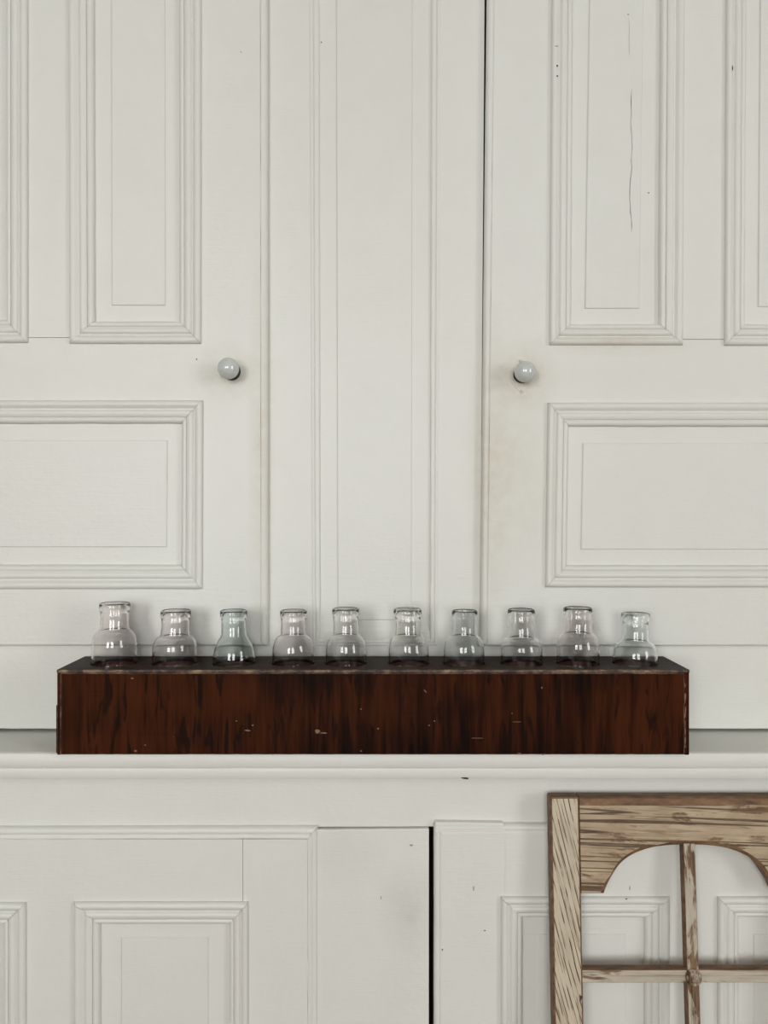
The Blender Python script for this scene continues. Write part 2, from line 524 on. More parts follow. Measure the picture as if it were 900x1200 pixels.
# bottom board below the doors: its lower edge is a little ragged
v, f = [], []
n = 120
zt = W(0, 740, YW).z
for k in range(n + 1):
    x = lerp(XL, XR, k / n)
    j = (0.0004 + 0.0006 * max(0, noise.noise(Vector((x * 3 + 5, 0, 0))) + 0.3)) * noise.noise(Vector((x * 55, 3, 0)))
    for (yy, zz) in ((YW + 0.0006, zt), (YW + 0.0006, zb + 0.0012 + j), (YW + 0.0018, zb + j), (YW + 0.02, zb + j), (YW + 0.02, zt)):
        v.append((x, yy, zz))
for k in range(n):
    for q in range(5):
        f.append((k * 5 + q, (k + 1) * 5 + q, (k + 1) * 5 + (q + 1) % 5, k * 5 + (q + 1) % 5))
f.append((0, 1, 2, 3, 4)); f.append(tuple(n * 5 + q for q in range(5)))
mk('bottom_board', v, f, M_paint, upper, smooth=0.5)

def trap(xl, xr, kl, kr, y0, y1):
    """quad with its side edges slanted by kl / kr per row"""
    return [(xl + kl * y0, y0), (xr + kr * y0, y0), (xr + kr * y1, y1), (xl + kl * y1, y1)]

def knob(parent, px, py, px_b, py_b):
    base = W(px_b, py_b, YD)
    k = lathe('knob', [(max(0.00005, 0.0134 * math.sin(q * math.pi / 24)), 0.0225 + 0.0134 * math.cos(q * math.pi / 24)) for q in range(0, 20)] + [(0.0066, 0.0102), (0.0066, 0.009), (0.0001, 0.009)],
              M_porc, parent, base, axis='Y', smooth=1.2, label='white glazed porcelain ball knob')
    lathe('knob_collar', [(0.0001, 0.0105), (0.0075, 0.0105), (0.0088, 0.007), (0.0105, 0.002), (0.012, -0.001), (0.0001, -0.001)], M_iron, k, base, axis='Y', label='dark iron collar')
    return k

# ---- left door
L = {}
dl_out = [(-199, UT), (313.2, UT), (314.0, 757.5), (-199, 757.5)]
dl_in = [(-191, UT + 8), (304.8, UT + 8), (305.6, 752.3), (-191, 752.3)]
door_l = prism('door', [(-190, UT + 9), (304, UT + 9), (304.6, 751), (-190, 751)], YD, YD + 0.016, YD + 0.022, M_paint, upper, label='left panelled door with a white ball knob')
mould('door_lip', dl_out, dl_in, YD, YD, P_LIP, M_paint, door_l)
pu_r = [(80.6, UT + 70), (236.4, UT + 70), (236.0, 403.0), (82.3, 403.0)]
pu_r_in = [(110.0, UT + 98), (208.5, UT + 98), (209.5, 375.6), (112.0, 375.6)]
fu_r = [(129.6, UT + 118), (192.6, UT + 118), (193.2, 357.3), (130.4, 357.3)]
pu_l = [(-122, UT + 70), (33.2, UT + 70), (33.4, 402.0), (-122, 402.0)]
pu_l_in = [(-94, UT + 98), (6.2, UT + 98), (6.6, 374.0), (-94, 374.0)]
fu_l = [(-75, UT + 118), (-12, UT + 118), (-12, 355), (-75, 355)]
pb = [(-124, 469.3), (238.2, 469.3), (237.6, 690.0), (-124, 690.0)]
pb_in = [(-97, 497.0), (212.0, 497.0), (211.4, 660.8), (-97, 660.8)]
fb = [(-77, 515.5), (195.6, 515.5), (195.0, 641.3), (-77, 641.3)]
cst = lambda v: (lambda y: v)
# frame pieces lie under the mouldings' outer edges
def lin(x0, k): return lambda y: x0 + k * y
def door_frame(door, xs, ys, d):
    x_l, x_il, x_m0, x_m1, x_ir, x_r = xs
    yt, y1, y2, y3, y4, yb = ys   # top, panels top, panels bottom, lower panel top, lower panel bottom, bottom
    th = 0.018
    def q(a, b, y0, y1_): return [(a(y0), y0), (b(y0), y0), (b(y1_), y1_), (a(y1_), y1_)]
    prism('stile', q(x_l, x_il, yt, yb), d, d, d + th, M_paint, door)
    prism('stile', q(x_ir, x_r, yt, yb), d, d, d + th, M_paint, door)
    prism('rail', q(x_il, x_ir, yt, y1), d, d, d + th, M_paint, door)
    prism('rail', q(x_il, x_ir, y2, y3), d, d, d + th, M_paint, door)
    prism('rail', q(x_il, x_ir, y4, yb), d, d, d + th, M_paint, door)
    prism('muntin', q(x_m0, x_m1, y1, y2 - 0.6), d, d, d + th, M_paint, door)

door_frame(door_l, (cst(-191), cst(-118), cst(29.5), cst(86), cst(232), lin(304.8, 0.001)), (UT + 8, UT + 74, 396.0, 473, 686, 752.3), YD)
for o_, i_, f_ in ((pu_r, pu_r_in, fu_r), (pu_l, pu_l_in, fu_l), (pb, pb_in, fb)):
    mould('moulding', o_, i_, YD, YD, P_BOL, M_paint, door_l)
    panel('panel', i_, f_, YD, YD, M_paint, door_l)
knob(door_l, 265, 429, 271.5, 435.5)

# ---- right door, hung slightly out of true
dr_out = [(571.0 + 3.6, UT), (1084, UT), (1080, 757.5), (562.8, 757.5)]
dr_in = [(579.5 + 3.0, UT + 8), (1076, UT + 8), (1072, 752.6), (571.2, 752.6)]
door_r = prism('door', [(584, UT + 9), (1075, UT + 9), (1071, 751), (572.5, 751)], YD, YD + 0.016, YD + 0.022, M_paint, upper, label='right panelled door with a white ball knob and yellowed paint')
mould('door_lip', dr_out, dr_in, YD, YD, P_LIP, M_paint, door_r)
t_ = UT + 70
def ln(xa, ya, xb, yb): return lambda y: xa + (xb - xa) * (y - ya) / (yb - ya)
def qd(l, r, y0, y1): return [(l(y0), y0), (r(y0), y0), (r(y1), y1), (l(y1), y1)]
lo1, ro1 = ln(646, 0, 643.2, 404.6), ln(801.3, 0, 799.3, 404.6)
li1, ri1 = ln(672.3, 0, 670.0, 379), ln(773.3, 0, 771.0, 379)
lf1, rf1 = ln(691.2, 0, 686.2, 361), ln(754.8, 0, 749.8, 361)
lo2, ro2 = ln(850, 0, 848, 405), ln(1006, 0, 1003, 405)
li2, ri2 = ln(875.5, 0, 873.5, 379), ln(977, 0, 975, 379)
lf2, rf2 = ln(892, 0, 889.5, 359), ln(956, 0, 953, 359)
lo3, ro3 = ln(641.4, 472, 638.4, 688), ln(1004, 472, 1002, 688)
li3, ri3 = ln(667.2, 500.5, 664.8, 661.5), ln(978, 500, 976, 661)
lf3, rf3 = ln(683.6, 519, 681.2, 644), ln(960, 519, 958, 644)
x_l = ln(dr_in[0][0], dr_in[0][1], dr_in[3][0], dr_in[3][1]); x_r = ln(dr_in[1][0], dr_in[1][1], dr_in[2][0], dr_in[2][1])
door_frame(door_r, (x_l, ln(650, 0, 642.5, 688), ln(797.5, 0, 795, 404), ln(853.5, 0, 852, 404), cst(999), x_r), (UT + 8, UT + 74, 398.0, 476, 684, 752.6), YD)
for o_, i_, f_ in ((qd(lo1, ro1, t_, 404.6), qd(li1, ri1, UT + 98, 379), qd(lf1, rf1, UT + 118, 361)),
                   (qd(lo2, ro2, t_, 405.2), qd(li2, ri2, UT + 98, 379), qd(lf2, rf2, UT + 118, 359)),
                   (qd(lo3, ro3, 472, 688), qd(li3, ri3, 500.5, 661.5), qd(lf3, rf3, 519, 644))):
    mould('moulding', o_, i_, YD, YD, P_BOL, M_paint, door_r)
    panel('panel', i_, f_, YD, YD, M_paint, door_r)
knob(door_r, 617.5, 434, 611.6, 439.2)
# painted-over diamond plate behind the knob, held by two pins
prism('knob_plate', [(610.5, 419.5), (630.5, 441), (611.5, 462.5), (592.5, 441)], YD, YD - 0.0007, YD + 0.002, M_paint, door_r, bevel=0.0004)
for (x_, y_) in ((610.3, 423), (611.4, 458.5)):
    lathe('plate_pin', [(0.0001, 0.0024), (0.0012, 0.0021), (0.0021, 0.0012), (0.0024, 0.0), (0.0024, -0.001), (0.0001, -0.001)], M_paint, door_r, W(x_, y_, YD), axis='Y', segs=14)

# ---- fixed panel between the doors
slab = prism('fixed_panel', [(330, UT), (556, UT), (556, 770), (330, 770)], YW, YW + 0.016, YW + 0.022, M_paint, upper, label='narrow fixed panel between the two doors')
def q2(l, r, y0, y1): return qd(l, r, y0, y1)
sl_in = ln(362, 0, 365.6, 620); sr_in = ln(517, 0, 513.8, 620)
bo_l, bo_r = ln(361.6, 0, 364.8, 620), ln(517.5, 0, 514.3, 620)
bi_l, bi_r = ln(374.0, 0, 375.2, 620), ln(505.4, 0, 503.8, 620)
cf_l, cf_r = ln(394.0, 0, 395.4, 620), ln(483.6, 0, 482.4, 620)
prism('stile', qd(cst(300), ln(364.5, 0, 367.6, 620), UT - 60, 768), YW, YW, YW + 0.02, M_paint, slab)
prism('stile', qd(ln(514.5, 0, 511.3, 620), ln(567.8, 0, 562.4, 752), UT - 60, 768), YW, YW, YW + 0.02, M_paint, slab)
prism('rail', qd(ln(364.5, 0, 367.6, 620), ln(514.5, 0, 511.3, 620), 755.5, 768), YW, YW, YW + 0.02, M_paint, slab)
prism('rail', qd(ln(364.5, 0, 367.6, 620), ln(514.5, 0, 511.3, 620), UT - 60, UT + 60), YW, YW, YW + 0.02, M_paint, slab)
mould('moulding', qd(bo_l, bo_r, UT + 58, 757.5), qd(bi_l, bi_r, UT + 70, 749), YW, YW, P_BEAD, M_paint, slab)
panel('panel', qd(bi_l, bi_r, UT + 70, 749), qd(cf_l, cf_r, UT + 92, 726.8), YW, YW, M_paint, slab, back=2.8, rise=1.9)
# hinge-side face frame and head
prism('frame_stile', [(-235, UT - 60), (-185, UT - 60), (-185, 768), (-235, 768)], YW, YW, YW + 0.02, M_paint, upper)
prism('frame_stile', [(1068, UT - 60), (1120, UT - 60), (1120, 768), (1066, 768)], YW, YW, YW + 0.02, M_paint, upper)
prism('frame_head', [(-185, UT - 60), (300, UT - 60), (300, UT + 12), (-185, UT + 12)], YW, YW + 0.0005, YW + 0.02, M_paint, upper)
prism('frame_head', [(570, UT - 60), (1068, UT - 60), (1068, UT + 12), (576, UT + 12)], YW, YW + 0.0005, YW + 0.02, M_paint, upper)

# ------------------------------------------------------------------ ledge
ZS = HC - 0.285 / 0.93 * 0.93    # top of the ledge
ledge = empty('ledge_shelf', (0, 0.95, ZS - 0.034), label='long white painted ledge with a rounded front edge across the cupboard', cat='shelf')
def extrude_x(name, prof, x0, x1, mat, parent, n=60, jit=0.0002, smooth=0.6):
    v, f = [], []
    m_ = len(prof)
    for k in range(n + 1):
        x = lerp(x0, x1, k / n)
        for j, (yy, zz) in enumerate(prof):
            v.append((x, yy + jit * noise.noise(Vector((x * 20, j * 0.3, 1))), zz + jit * noise.noise(Vector((x * 16, j * 0.3, 5)))))
    for k in range(n):
        for j in range(m_):
            f.append((k * m_ + j, (k + 1) * m_ + j, (k + 1) * m_ + (j + 1) % m_, k * m_ + (j + 1) % m_))
    f.append(tuple(range(m_))); f.append(tuple(n * m_ + j for j in range(m_)))
    return mk(name, v, f, mat, parent, smooth=smooth)
z = ZS
extrude_x('shelf_board', [(1.12, z - 0.0012), (1.0, z - 0.0006), (0.9455, z), (0.9425, z - 0.0004), (0.9405, z - 0.0016), (0.9394, z - 0.0045), (0.9390, z - 0.010), (0.9396, z - 0.0155), (0.9412, z - 0.0185), (0.944, z - 0.0195), (1.12, z - 0.0195)], XL - 0.03, XR + 0.03, M_paint, ledge)
extrude_x('ledge_moulding', [(0.9425, z - 0.0190), (0.9418, z - 0.0196), (0.9414, z - 0.0215), (0.9414, z - 0.0302), (0.9424, z - 0.0318), (0.945, z - 0.0322), (0.99, z - 0.0322), (0.99, z - 0.0190)], XL - 0.03, XR + 0.03, M_paint, ledge)

# ------------------------------------------------------------------ lower cupboard
lower = empty('lower_cupboard', (0, YF, 0), label='white painted base cupboard with panelled doors under the ledge', cat='cupboard')
zl = z - 0.0324
box('back_board', XL, XR, DEPTH_BACK - 0.012, DEPTH_BACK, 0, zl, M_inside, lower)
box('side_board', XL - 0.02, XL, YF, DEPTH_BACK, 0, zl, M_paint, lower)
box('side_board', XR, XR + 0.02, YF, DEPTH_BACK, 0, zl, M_paint, lower)
box('frame_stile', XL, W(-246, 0, YL).x, YF, YF + 0.02, 0.10, zl - 0.064, M_paint, lower)
box('frame_stile', W(1109, 0, YL).x, XR, YF, YF + 0.02, 0.10, zl - 0.064, M_paint, lower)
box('plinth', XL, XR, YF, YF + 0.02, 0, 0.10, M_paint, lower)
v, f = [], []
for k in range(121):
    x = lerp(XL, XR, k / 120)
    zz = W(0, 969.6 - 1.2 * max(0, min(1, (x + 0.1) / 0.3)), YF).z + 0.0005 * noise.noise(Vector((x * 40, 1, 1)))
    for p in ((YF, zl), (YF, zz + 0.001), (YF + 0.001, zz), (YF + 0.02, zz), (YF + 0.02, zl)): v.append((x, *p))
for k in range(120):
    for q in range(5): f.append((k * 5 + q, (k + 1) * 5 + q, (k + 1) * 5 + (q + 1) % 5, k * 5 + (q + 1) % 5))
f.append((0, 1, 2, 3, 4)); f.append(tuple(600 + q for q in range(5)))
mk('frieze_board', v, f, M_paint, lower, smooth=0.5)
LB = 1838   # bottom row of the lower doors
# left door
ll_out = [(-253, 971), (372.3, 969.5), (372.3, LB), (-253, LB)]
ll_in = [(-241, 984), (360.5, 983), (360.5, LB - 12), (-241, LB - 12)]
door_ll = prism('door', [(-240, 985), (359, 985), (359, LB - 13), (-240, LB - 13)], YL, YL + 0.016, YL + 0.022, M_paint, lower, label='left lower panelled door')
P_LIP2 = [(0, -8.6), (0, -5.4), (0.04, -3.4), (0.14, -1.4), (0.30, -0.5), (0.46, -0.4), (0.58, -0.9), (0.62, -1.6), (0.68, -1.6), (0.74, -0.7), (0.85, -0.35), (0.98, -0.5), (1.0, -0.9), (1.0, -8.6)]
mould('door_lip', ll_out, ll_in, YL, YL, P_LIP2, M_paint, door_ll)
def q4(a, b, c, d_): return [(a, c), (b, c), (b, d_), (a, d_)]
def lower_frame(door, a, j0, m0, m1, j1, b_, top, rail_b, bot, d, crack):
    th = 0.018
    prism('stile', q4(a, j0 - crack / 2, top, bot), d, d, d + th, M_paint, door)
    prism('stile', q4(j1 + crack / 2, b_, top, bot), d, d, d + th, M_paint, door)
    prism('rail', q4(j0 + crack / 2, j1 - crack / 2, top, rail_b), d, d, d + th, M_paint, door)
    prism('rail', q4(j0 + crack / 2, j1 - crack / 2, bot - 60, bot), d, d, d + th, M_paint, door)
    prism('muntin', q4(m0, m1, rail_b, bot - 60), d, d, d + th, M_paint, door)
lower_frame(door_ll, -241, -168, 27, 93, 284.6, 360.5, 983.5, 1061, LB - 12, YL, 0.5)
for o_, i_, f_ in ((q4(87.4, 291.2, 1055.8, LB - 68), q4(118.5, 268.3, 1083.5, LB - 98), q4(141.5, 243.6, 1099.6, LB - 118)),
                   (q4(-172, 31.3, 1056.6, LB - 68), q4(-140, 3.4, 1084, LB - 98), q4(-122, -18, 1100, LB - 118))):
    mould('moulding', o_, i_, YL, YL, P_BOL, M_paint, door_ll)
    panel('panel', i_, f_, YL, YL, M_paint, door_ll)
# fixed stile between the doors
prism('centre_stile', [(366, 970.8), (502.5, 969.6), (502.0, LB + 20), (366, LB + 20)], YF, YF - 0.0045, YF + 0.018, M_paint, lower, bevel=0.0012)
# right door
YR = YL - 0.001
lr_out = [(508.5, 966.5), (1116, 966.5), (1116, LB), (508.0, LB)]
lr_in = [(518.5, 977.5), (1106, 977.5), (1106, LB - 10), (518.0, LB - 10)]
door_lr = prism('door', [(520, 979), (1105, 979), (1105, LB - 11), (519, LB - 11)], YL, YR + 0.016, YR + 0.022, M_paint, lower, label='right lower panelled door behind the old sash')
mould('door_lip', lr_out, lr_in, YL, YR, P_LIP2, M_paint, door_lr)
prism('lip_patch', [(509.5, 963.2), (590.5, 964.2), (592.5, 976.5), (509.2, 976.5)], YL, YR + 0.0005, YR + 0.012, M_paint, door_lr, bevel=0.0022, bseg=4)
lower_frame(door_lr, 518, 592, 779, 844, 1040, 1106, 977, 1055, LB - 10, YR, 0.15)
for o_, i_, f_ in ((q4(586.6, 783.6, 1049.6, LB - 68), q4(613, 754, 1075, LB - 98), q4(632, 733.8, 1095.8, LB - 118)),
                   (q4(839.5, 1037, 1049.6, LB - 68), q4(866, 1010, 1075, LB - 98), q4(884, 990, 1095.8, LB - 118))):
    mould('moulding', o_, i_, YL, YR, P_BOL, M_paint, door_lr)
    panel('panel', i_, f_, YL, YR, M_paint, door_lr)
box('cupboard_floor', XL, XR, YF + 0.02, DEPTH_BACK - 0.012, 0.08, 0.10, M_inside, lower)

# ------------------------------------------------------------------ the box of bottles
BY0, BY1 = 0.930, 1.018
BZ0, BZ1 = ZS, HC - 0.185
BXL, BXR = (66.5 - 450) / F * BY0, (808 - 450) / F * BY0
ccx = (BXL + BXR) / 2
crate = empty('wooden_box', (ccx, (BY0 + BY1) / 2, BZ0), label='long dark brown varnished wooden box holding ten glass bottles on the ledge', cat='box')
tk = 0.009
e_w = lambda e, lo: True
fb_ = box('front_board', BXL + 0.0045, BXR - 0.0055, BY0, BY0 + tk, BZ0 + 0.0005, BZ1 - 0.0035, M_box, crate, bevel=0.0011, bevel_mat=M_worn)
box('back_board', BXL + 0.0045, BXR - 0.0055, BY1 - tk, BY1, BZ0 + 0.0005, BZ1 - 0.0035, M_box, crate)
box('end_board', BXL, BXL + 0.0045, BY0 + 0.0006, BY1, BZ0, BZ1 - 0.0035, M_box, crate, bevel=0.0008, bevel_mat=M_worn)
box('end_board', BXR - 0.0055, BXR, BY0 + 0.0006, BY1, BZ0, BZ1 - 0.0035, M_box, crate, bevel=0.0008)
# a sprung sliver of veneer on the end
box('veneer_sliver', BXL - 0.0022, BXL + 0.0002, BY0 + 0.003, BY0 + 0.03, BZ0 + 0.001, BZ0 + 0.058, M_box, crate, bevel=0.001)
box('bottom_board', BXL + 0.005, BXR - 0.006, BY0 + tk, BY1 - tk, BZ0 + 0.0005, BZ0 + 0.010, M_boxtop, crate)
# board under the lid that closes the sockets
m, nt, b = mat_new('red_brown_socket_wood'); M_sock = m
tc = nt.nodes.new('ShaderNodeTexCoord')
fx = noise_tex(nt, mapping(nt, tc.outputs['Object'], (20, 140, 140)), 1.0, 4, 0.6)
nt.links.new(ramp(nt, fx, [(0.3, (0.09, 0.028, 0.018)), (0.7, (0.20, 0.07, 0.045))]), b.inputs['Base Color'])
b.inputs['Roughness'].default_value = 0.5
box('socket_floor', BXL + 0.005, BXR - 0.006, BY0 + tk, BY1 - tk, BZ1 - 0.0190, BZ1 - 0.0130, M_sock, crate)
# bottles: x centre of body, x centre of rim, rim row, neck-foot row, full-width row, rim px, neck px, body px, kind
BOT = [(134.0, 134.5, 706.3, 738.0, 757, 35.0, 32.6, 52.0, 'pink'), (204.6, 206.3, 715.0, 745.0, 761, 35.0, 32.8, 52.0, 'pink'),
       (274.2, 273.8, 715.0, 745.5, 769, 31.6, 29.2, 49.5, 'aqua'), (343.7, 344.0, 715.2, 744.5, 764, 31.4, 29.2, 49.5, 'pink'),
       (405.6, 405.0, 712.8, 744.0, 764, 31.8, 29.6, 48.5, 'clear'), (479.0, 477.6, 713.3, 744.5, 764, 33.0, 30.2, 48.0, 'clear'),
       (543.6, 544.6, 715.3, 745.0, 764, 30.0, 29.2, 48.6, 'haze'), (611.3, 610.7, 714.0, 747.0, 762, 32.0, 30.6, 49.0, 'clear'),
       (677.2, 677.2, 712.0, 742.0, 760, 33.4, 32.0, 50.0, 'pink'), (744.2, 744.8, 718.6, 751.0, 770, 32.8, 29.6, 51.5, 'haze')]
BD = 0.9735
SOCK = BZ1 - 0.0130      # floor of the shallow round sockets in the lid
# top board with a round hole for each bottle
hx = [W(b[0], 0, BD).x for b in BOT]
HRS = [b[7] * BD / F / 2 * 0.985 + 0.0009 for b in BOT]
def holed_board(name, ax0, ax1, ay0, ay1, zt0, zt1, mat):
    v, f = [], []
    xs = [ax0] + [(a + b_) / 2 for a, b_ in zip(hx[:-1], hx[1:])] + [ax1]
    SEG = 32
    for i, c in enumerate(hx):
        x0, x1 = xs[i], xs[i + 1]
        HR = HRS[i]
        rings = []
        for zz in (zt1, zt0):
            cr, rr = [], []
            for s in range(SEG):
                a = 2 * math.pi * (s + 0.5) / SEG
                ca, sa = math.cos(a), math.sin(a)
                tx = ((x1 - c) / ca) if ca > 0 else ((x0 - c) / ca)
                ty = ((ay1 - BD) / sa) if sa > 0 else ((ay0 - BD) / sa)
                t = min(tx, ty)
                cr.append(len(v)); v.append((c + HR * ca, BD + HR * sa, zz))
                rr.append(len(v)); v.append((c + t * ca, BD + t * sa, zz))
            cn = []
            for (cx_, cy_) in ((x1, ay1), (x0, ay1), (x0, ay0), (x1, ay0)):
                cn.append(len(v)); v.append((cx_, cy_, zz))
            for s in range(SEG):
                s2 = (s + 1) % SEG
                f.append((cr[s], rr[s], rr[s2], cr[s2]))
                p, q = v[rr[s]], v[rr[s2]]
                if abs(p[0] - q[0]) > 1e-7 and abs(p[1] - q[1]) > 1e-7:
                    am = 2 * math.pi * (s + 1) / SEG
                    ci = 0 if math.cos(am) > 0 and math.sin(am) > 0 else 1 if math.sin(am) > 0 else 2 if math.cos(am) < 0 else 3
                    f.append((rr[s], cn[ci], rr[s2]))
            rings.append((cr, rr))
        for s in range(SEG):
            s2 = (s + 1) % SEG
            f.append((rings[0][0][s], rings[0][0][s2], rings[1][0][s2], rings[1][0][s]))
    n0 = len(v)
    for zz in (zt1, zt0):
        for (cx_, cy_) in ((ax0, ay0), (ax1, ay0), (ax1, ay1), (ax0, ay1)): v.append((cx_, cy_, zz))
    f += [(n0 + a, n0 + (a + 1) % 4, n0 + 4 + (a + 1) % 4, n0 + 4 + a) for a in range(4)]
    return mk(name, v, f, mat, crate)
holed_board('top_board', BXL, BXR, BY0, BY1, BZ1 - 0.0034, BZ1, M_boxtop)
holed_board('socket_board', BXL + 0.005, BXR - 0.006, BY0 + tk + 0.0002, BY1 - tk - 0.0002, SOCK, BZ1 - 0.0036, M_sock)
# the outer rim is chamfered by a thin worn edge strip in front
v = []
lipf = [(BY0 + 0.0002, BZ1 + 0.0002), (BY0 - 0.0006, BZ1 - 0.0002), (BY0 - 0.0010, BZ1 - 0.0012), (BY0 - 0.0010, BZ1 - 0.0026), (BY0 - 0.0004, BZ1 - 0.0034), (BY0 + 0.0002, BZ1 - 0.0034)]
extrude_x('edge_strip', lipf, BXL + 0.0008, BXR - 0.0008, M_worn, crate, n=80, jit=0.0003)

def blot(name, px, py, d, w, h, mat, parent, lift=0.0003, ang=0.0, n=9):
    """small irregular flake or nick"""
    c = W(px, py, d)
    v, f = [], []
    rs = [random.uniform(0.6, 1.1) for _ in range(n)]
    for yy, sc_ in ((d - lift, 0.85), (d + 0.0002, 1.0)):
        for i in range(n):
            a = 2 * math.pi * i / n
            x, z_ = math.cos(a) * w / 2 * rs[i] * sc_, math.sin(a) * h / 2 * rs[i] * sc_
            x, z_ = x * math.cos(ang) - z_ * math.sin(ang), x * math.sin(ang) + z_ * math.cos(ang)
            v.append((c.x + x * d / F, yy, c.z + z_ * d / F))
    f.append(tuple(range(n)))
    for i in range(n): f.append((i, (i + 1) % n, n + (i + 1) % n, n + i))
    return mk(name, v, f, mat, parent)

def crack(name, pts, d, w, mat, parent, lift=0.00012, sub=6, wig=0.5):
    pp = []
    for (a, b_) in zip(pts[:-1], pts[1:]):
        for s in range(sub):
            t = s / sub
            pp.append((lerp(a[0], b_[0], t) + random.uniform(-wig, wig), lerp(a[1], b_[1], t)))
    pp.append(pts[-1])
    v, f = [], []
    for i, (x, y) in enumerate(pp):
        a = pp[max(0, i - 1)]; b_ = pp[min(len(pp) - 1, i + 1)]
        dx, dy = b_[0] - a[0], b_[1] - a[1]
        l = math.hypot(dx, dy) or 1
        ww = w / 2 * random.uniform(0.4, 1.0) * (0.2 if i in (0, len(pp) - 1) else 1)
        for s in (-1, 1):
            p = W(x - dy / l * ww * s, y + dx / l * ww * s, d)
            v.append((p.x, d - lift, p.z))
            v.append((p.x, d + 0.0003, p.z))
    for i in range(len(pp) - 1):
        a = i * 4; b_ = a + 4
        f += [(a, b_, b_ + 2, a + 2), (a, a + 1, b_ + 1, b_), (a + 2, b_ + 2, b_ + 3, a + 3)]
    return mk(name, v, f, mat, parent)

for (x, y, w, h) in ((155, 795, 5, 2.5), (290, 856, 9, 2.5), (296, 850, 3, 2.5), (277, 845, 2.5, 2), (372, 857, 8, 6), (379, 859, 10, 2), (159, 880, 4, 3), (423, 831, 2, 2), (443, 854, 2.5, 2.5),
                     (503, 850, 3, 2), (509, 845, 2, 2), (609, 883, 6, 2), (635, 806, 2, 3), (605, 846, 14, 0.8), (600, 836, 2, 2), (423, 880, 2.5, 2), (637, 884, 5, 2), (170, 873, 2, 2), (560, 865, 18, 0.8), (320, 884, 5, 1.5)):
    blot('scuff', x, y, BY0, w, h, M_scuff, fb_)
blot('scuff', 498.5, 810, BY0, 6, 1.4, M_scuff, fb_, ang=-0.8)
# pale worn arris at the right-hand end
for k in range(9):
    blot('scuff', 802.8 + random.uniform(-0.4, 0.4), 805 + k * 9 + random.uniform(-3, 3), BY0 + 0.0004, random.uniform(1.2, 2.4), random.uniform(4, 13), M_scuff, fb_, lift=0.0006)

# ------------------------------------------------------------------ bottles
KIND = {'clear': M_clear, 'pink': M_pink, 'aqua': M_aqua, 'haze': M_aquahz}
DESC = ['tall clear glass bottle at the box end, standing highest above the lid',
        'clear wide-necked bottle between the tallest bottle and a green tinted one',
        'sea green tinted glass bottle with sloping shoulders standing in the box',
        'clear bottle with a dark ring at its neck foot, beside the green tinted bottle',
        'clear round-shouldered bottle, fifth along the box from the tallest bottle',
        'clear bottle with a thick flared rim, sixth along the box from the tallest bottle',
        'hazy pale aqua bottle with a narrow rim, in front of the black door gap',
        'very clear bottle with its red brown round socket showing, third from the short end bottle',
        'faintly pink clear bottle with a straight wide neck, next to the hazy end bottle',
        'short hazy pale aqua bottle at the box end, standing lowest above the lid']
KS = BD / F
for i, (xb, xr, yr, yn, yf_, wr, wn, wb, kind) in enumerate(BOT):
    base = Vector((hx[i], BD, SOCK + 0.0001))
    zr = HC - (yr - 600) * KS - base.z
    zn = HC - (yn - 600) * KS - base.z
    zf = HC - (yf_ - 600) * KS - base.z
    r_r, r_n, r_b = wr * KS / 2, wn * KS / 2, wb * KS / 2 * 0.985
    lip = 0.0085
    k_ = 1.0 if kind != 'aqua' else 0.55
    def shoulder(t):
        a = t * math.pi / 2
        xx = lerp(1 - t, math.cos(a), k_); yy = lerp(t, math.sin(a), k_)
        return (r_n + 0.0002 + (r_b - r_n - 0.0002) * xx, zf + (zn - zf) * yy)
    body = [(r_b - 0.0012, 0.0016), (r_b - 0.0003, 0.0035), (r_b, 0.006), (r_b, zf - 0.006), (r_b, zf)]
    body += [shoulder(q / 12) for q in range(1, 12)]
    body += [(r_n + 0.0007, zn + 0.0006), (r_n + 0.0001, zn + 0.0026), (r_n * 0.985, (zn + zr) / 2), (r_n, zr - lip - 0.001)]
    th = 0.0015
    inner = []
    for q in range(len(body)):
        a, b_ = body[max(0, q - 1)], body[min(len(body) - 1, q + 1)]
        dx, dz = b_[0] - a[0], b_[1] - a[1]
        l = math.hypot(dx, dz) or 1
        inner.append((body[q][0] - dz / l * th, max(body[q][1] + dx / l * th, 0.0042)))
    prof = [(0.0001, 0.0012), (r_b * 0.6, 0.0010), (r_b - 0.005, 0.0), (r_b - 0.0028, 0.0004)] + body
    prof += [(r_r - 0.0004, zr - lip), (r_r, zr - lip + 0.0015), (r_r, zr - 0.0016), (r_r - 0.0007, zr - 0.0002), (r_r - 0.0016, zr), (r_n - th - 0.0002, zr - 0.0012)]
    inner = list(reversed(inner[1:])) + [(r_b - 0.006, 0.0044), (r_b * 0.5, 0.0046), (0.0001, 0.0050)]
    o = lathe('bottle', prof + inner, KIND[kind], None, base, segs=56, smooth=1.0, wob=0.00025, seed=i * 3.7, label=DESC[i], cat='bottle', group='glass bottles standing in the wooden box')
    for vt in o.data.vertices:      # hand-blown: the neck sits a little off the body's axis
        t = max(0.0, min(1.0, (vt.co.z - zf) / (zr - zf)))
        vt.co.x += (xr - xb) * KS * t

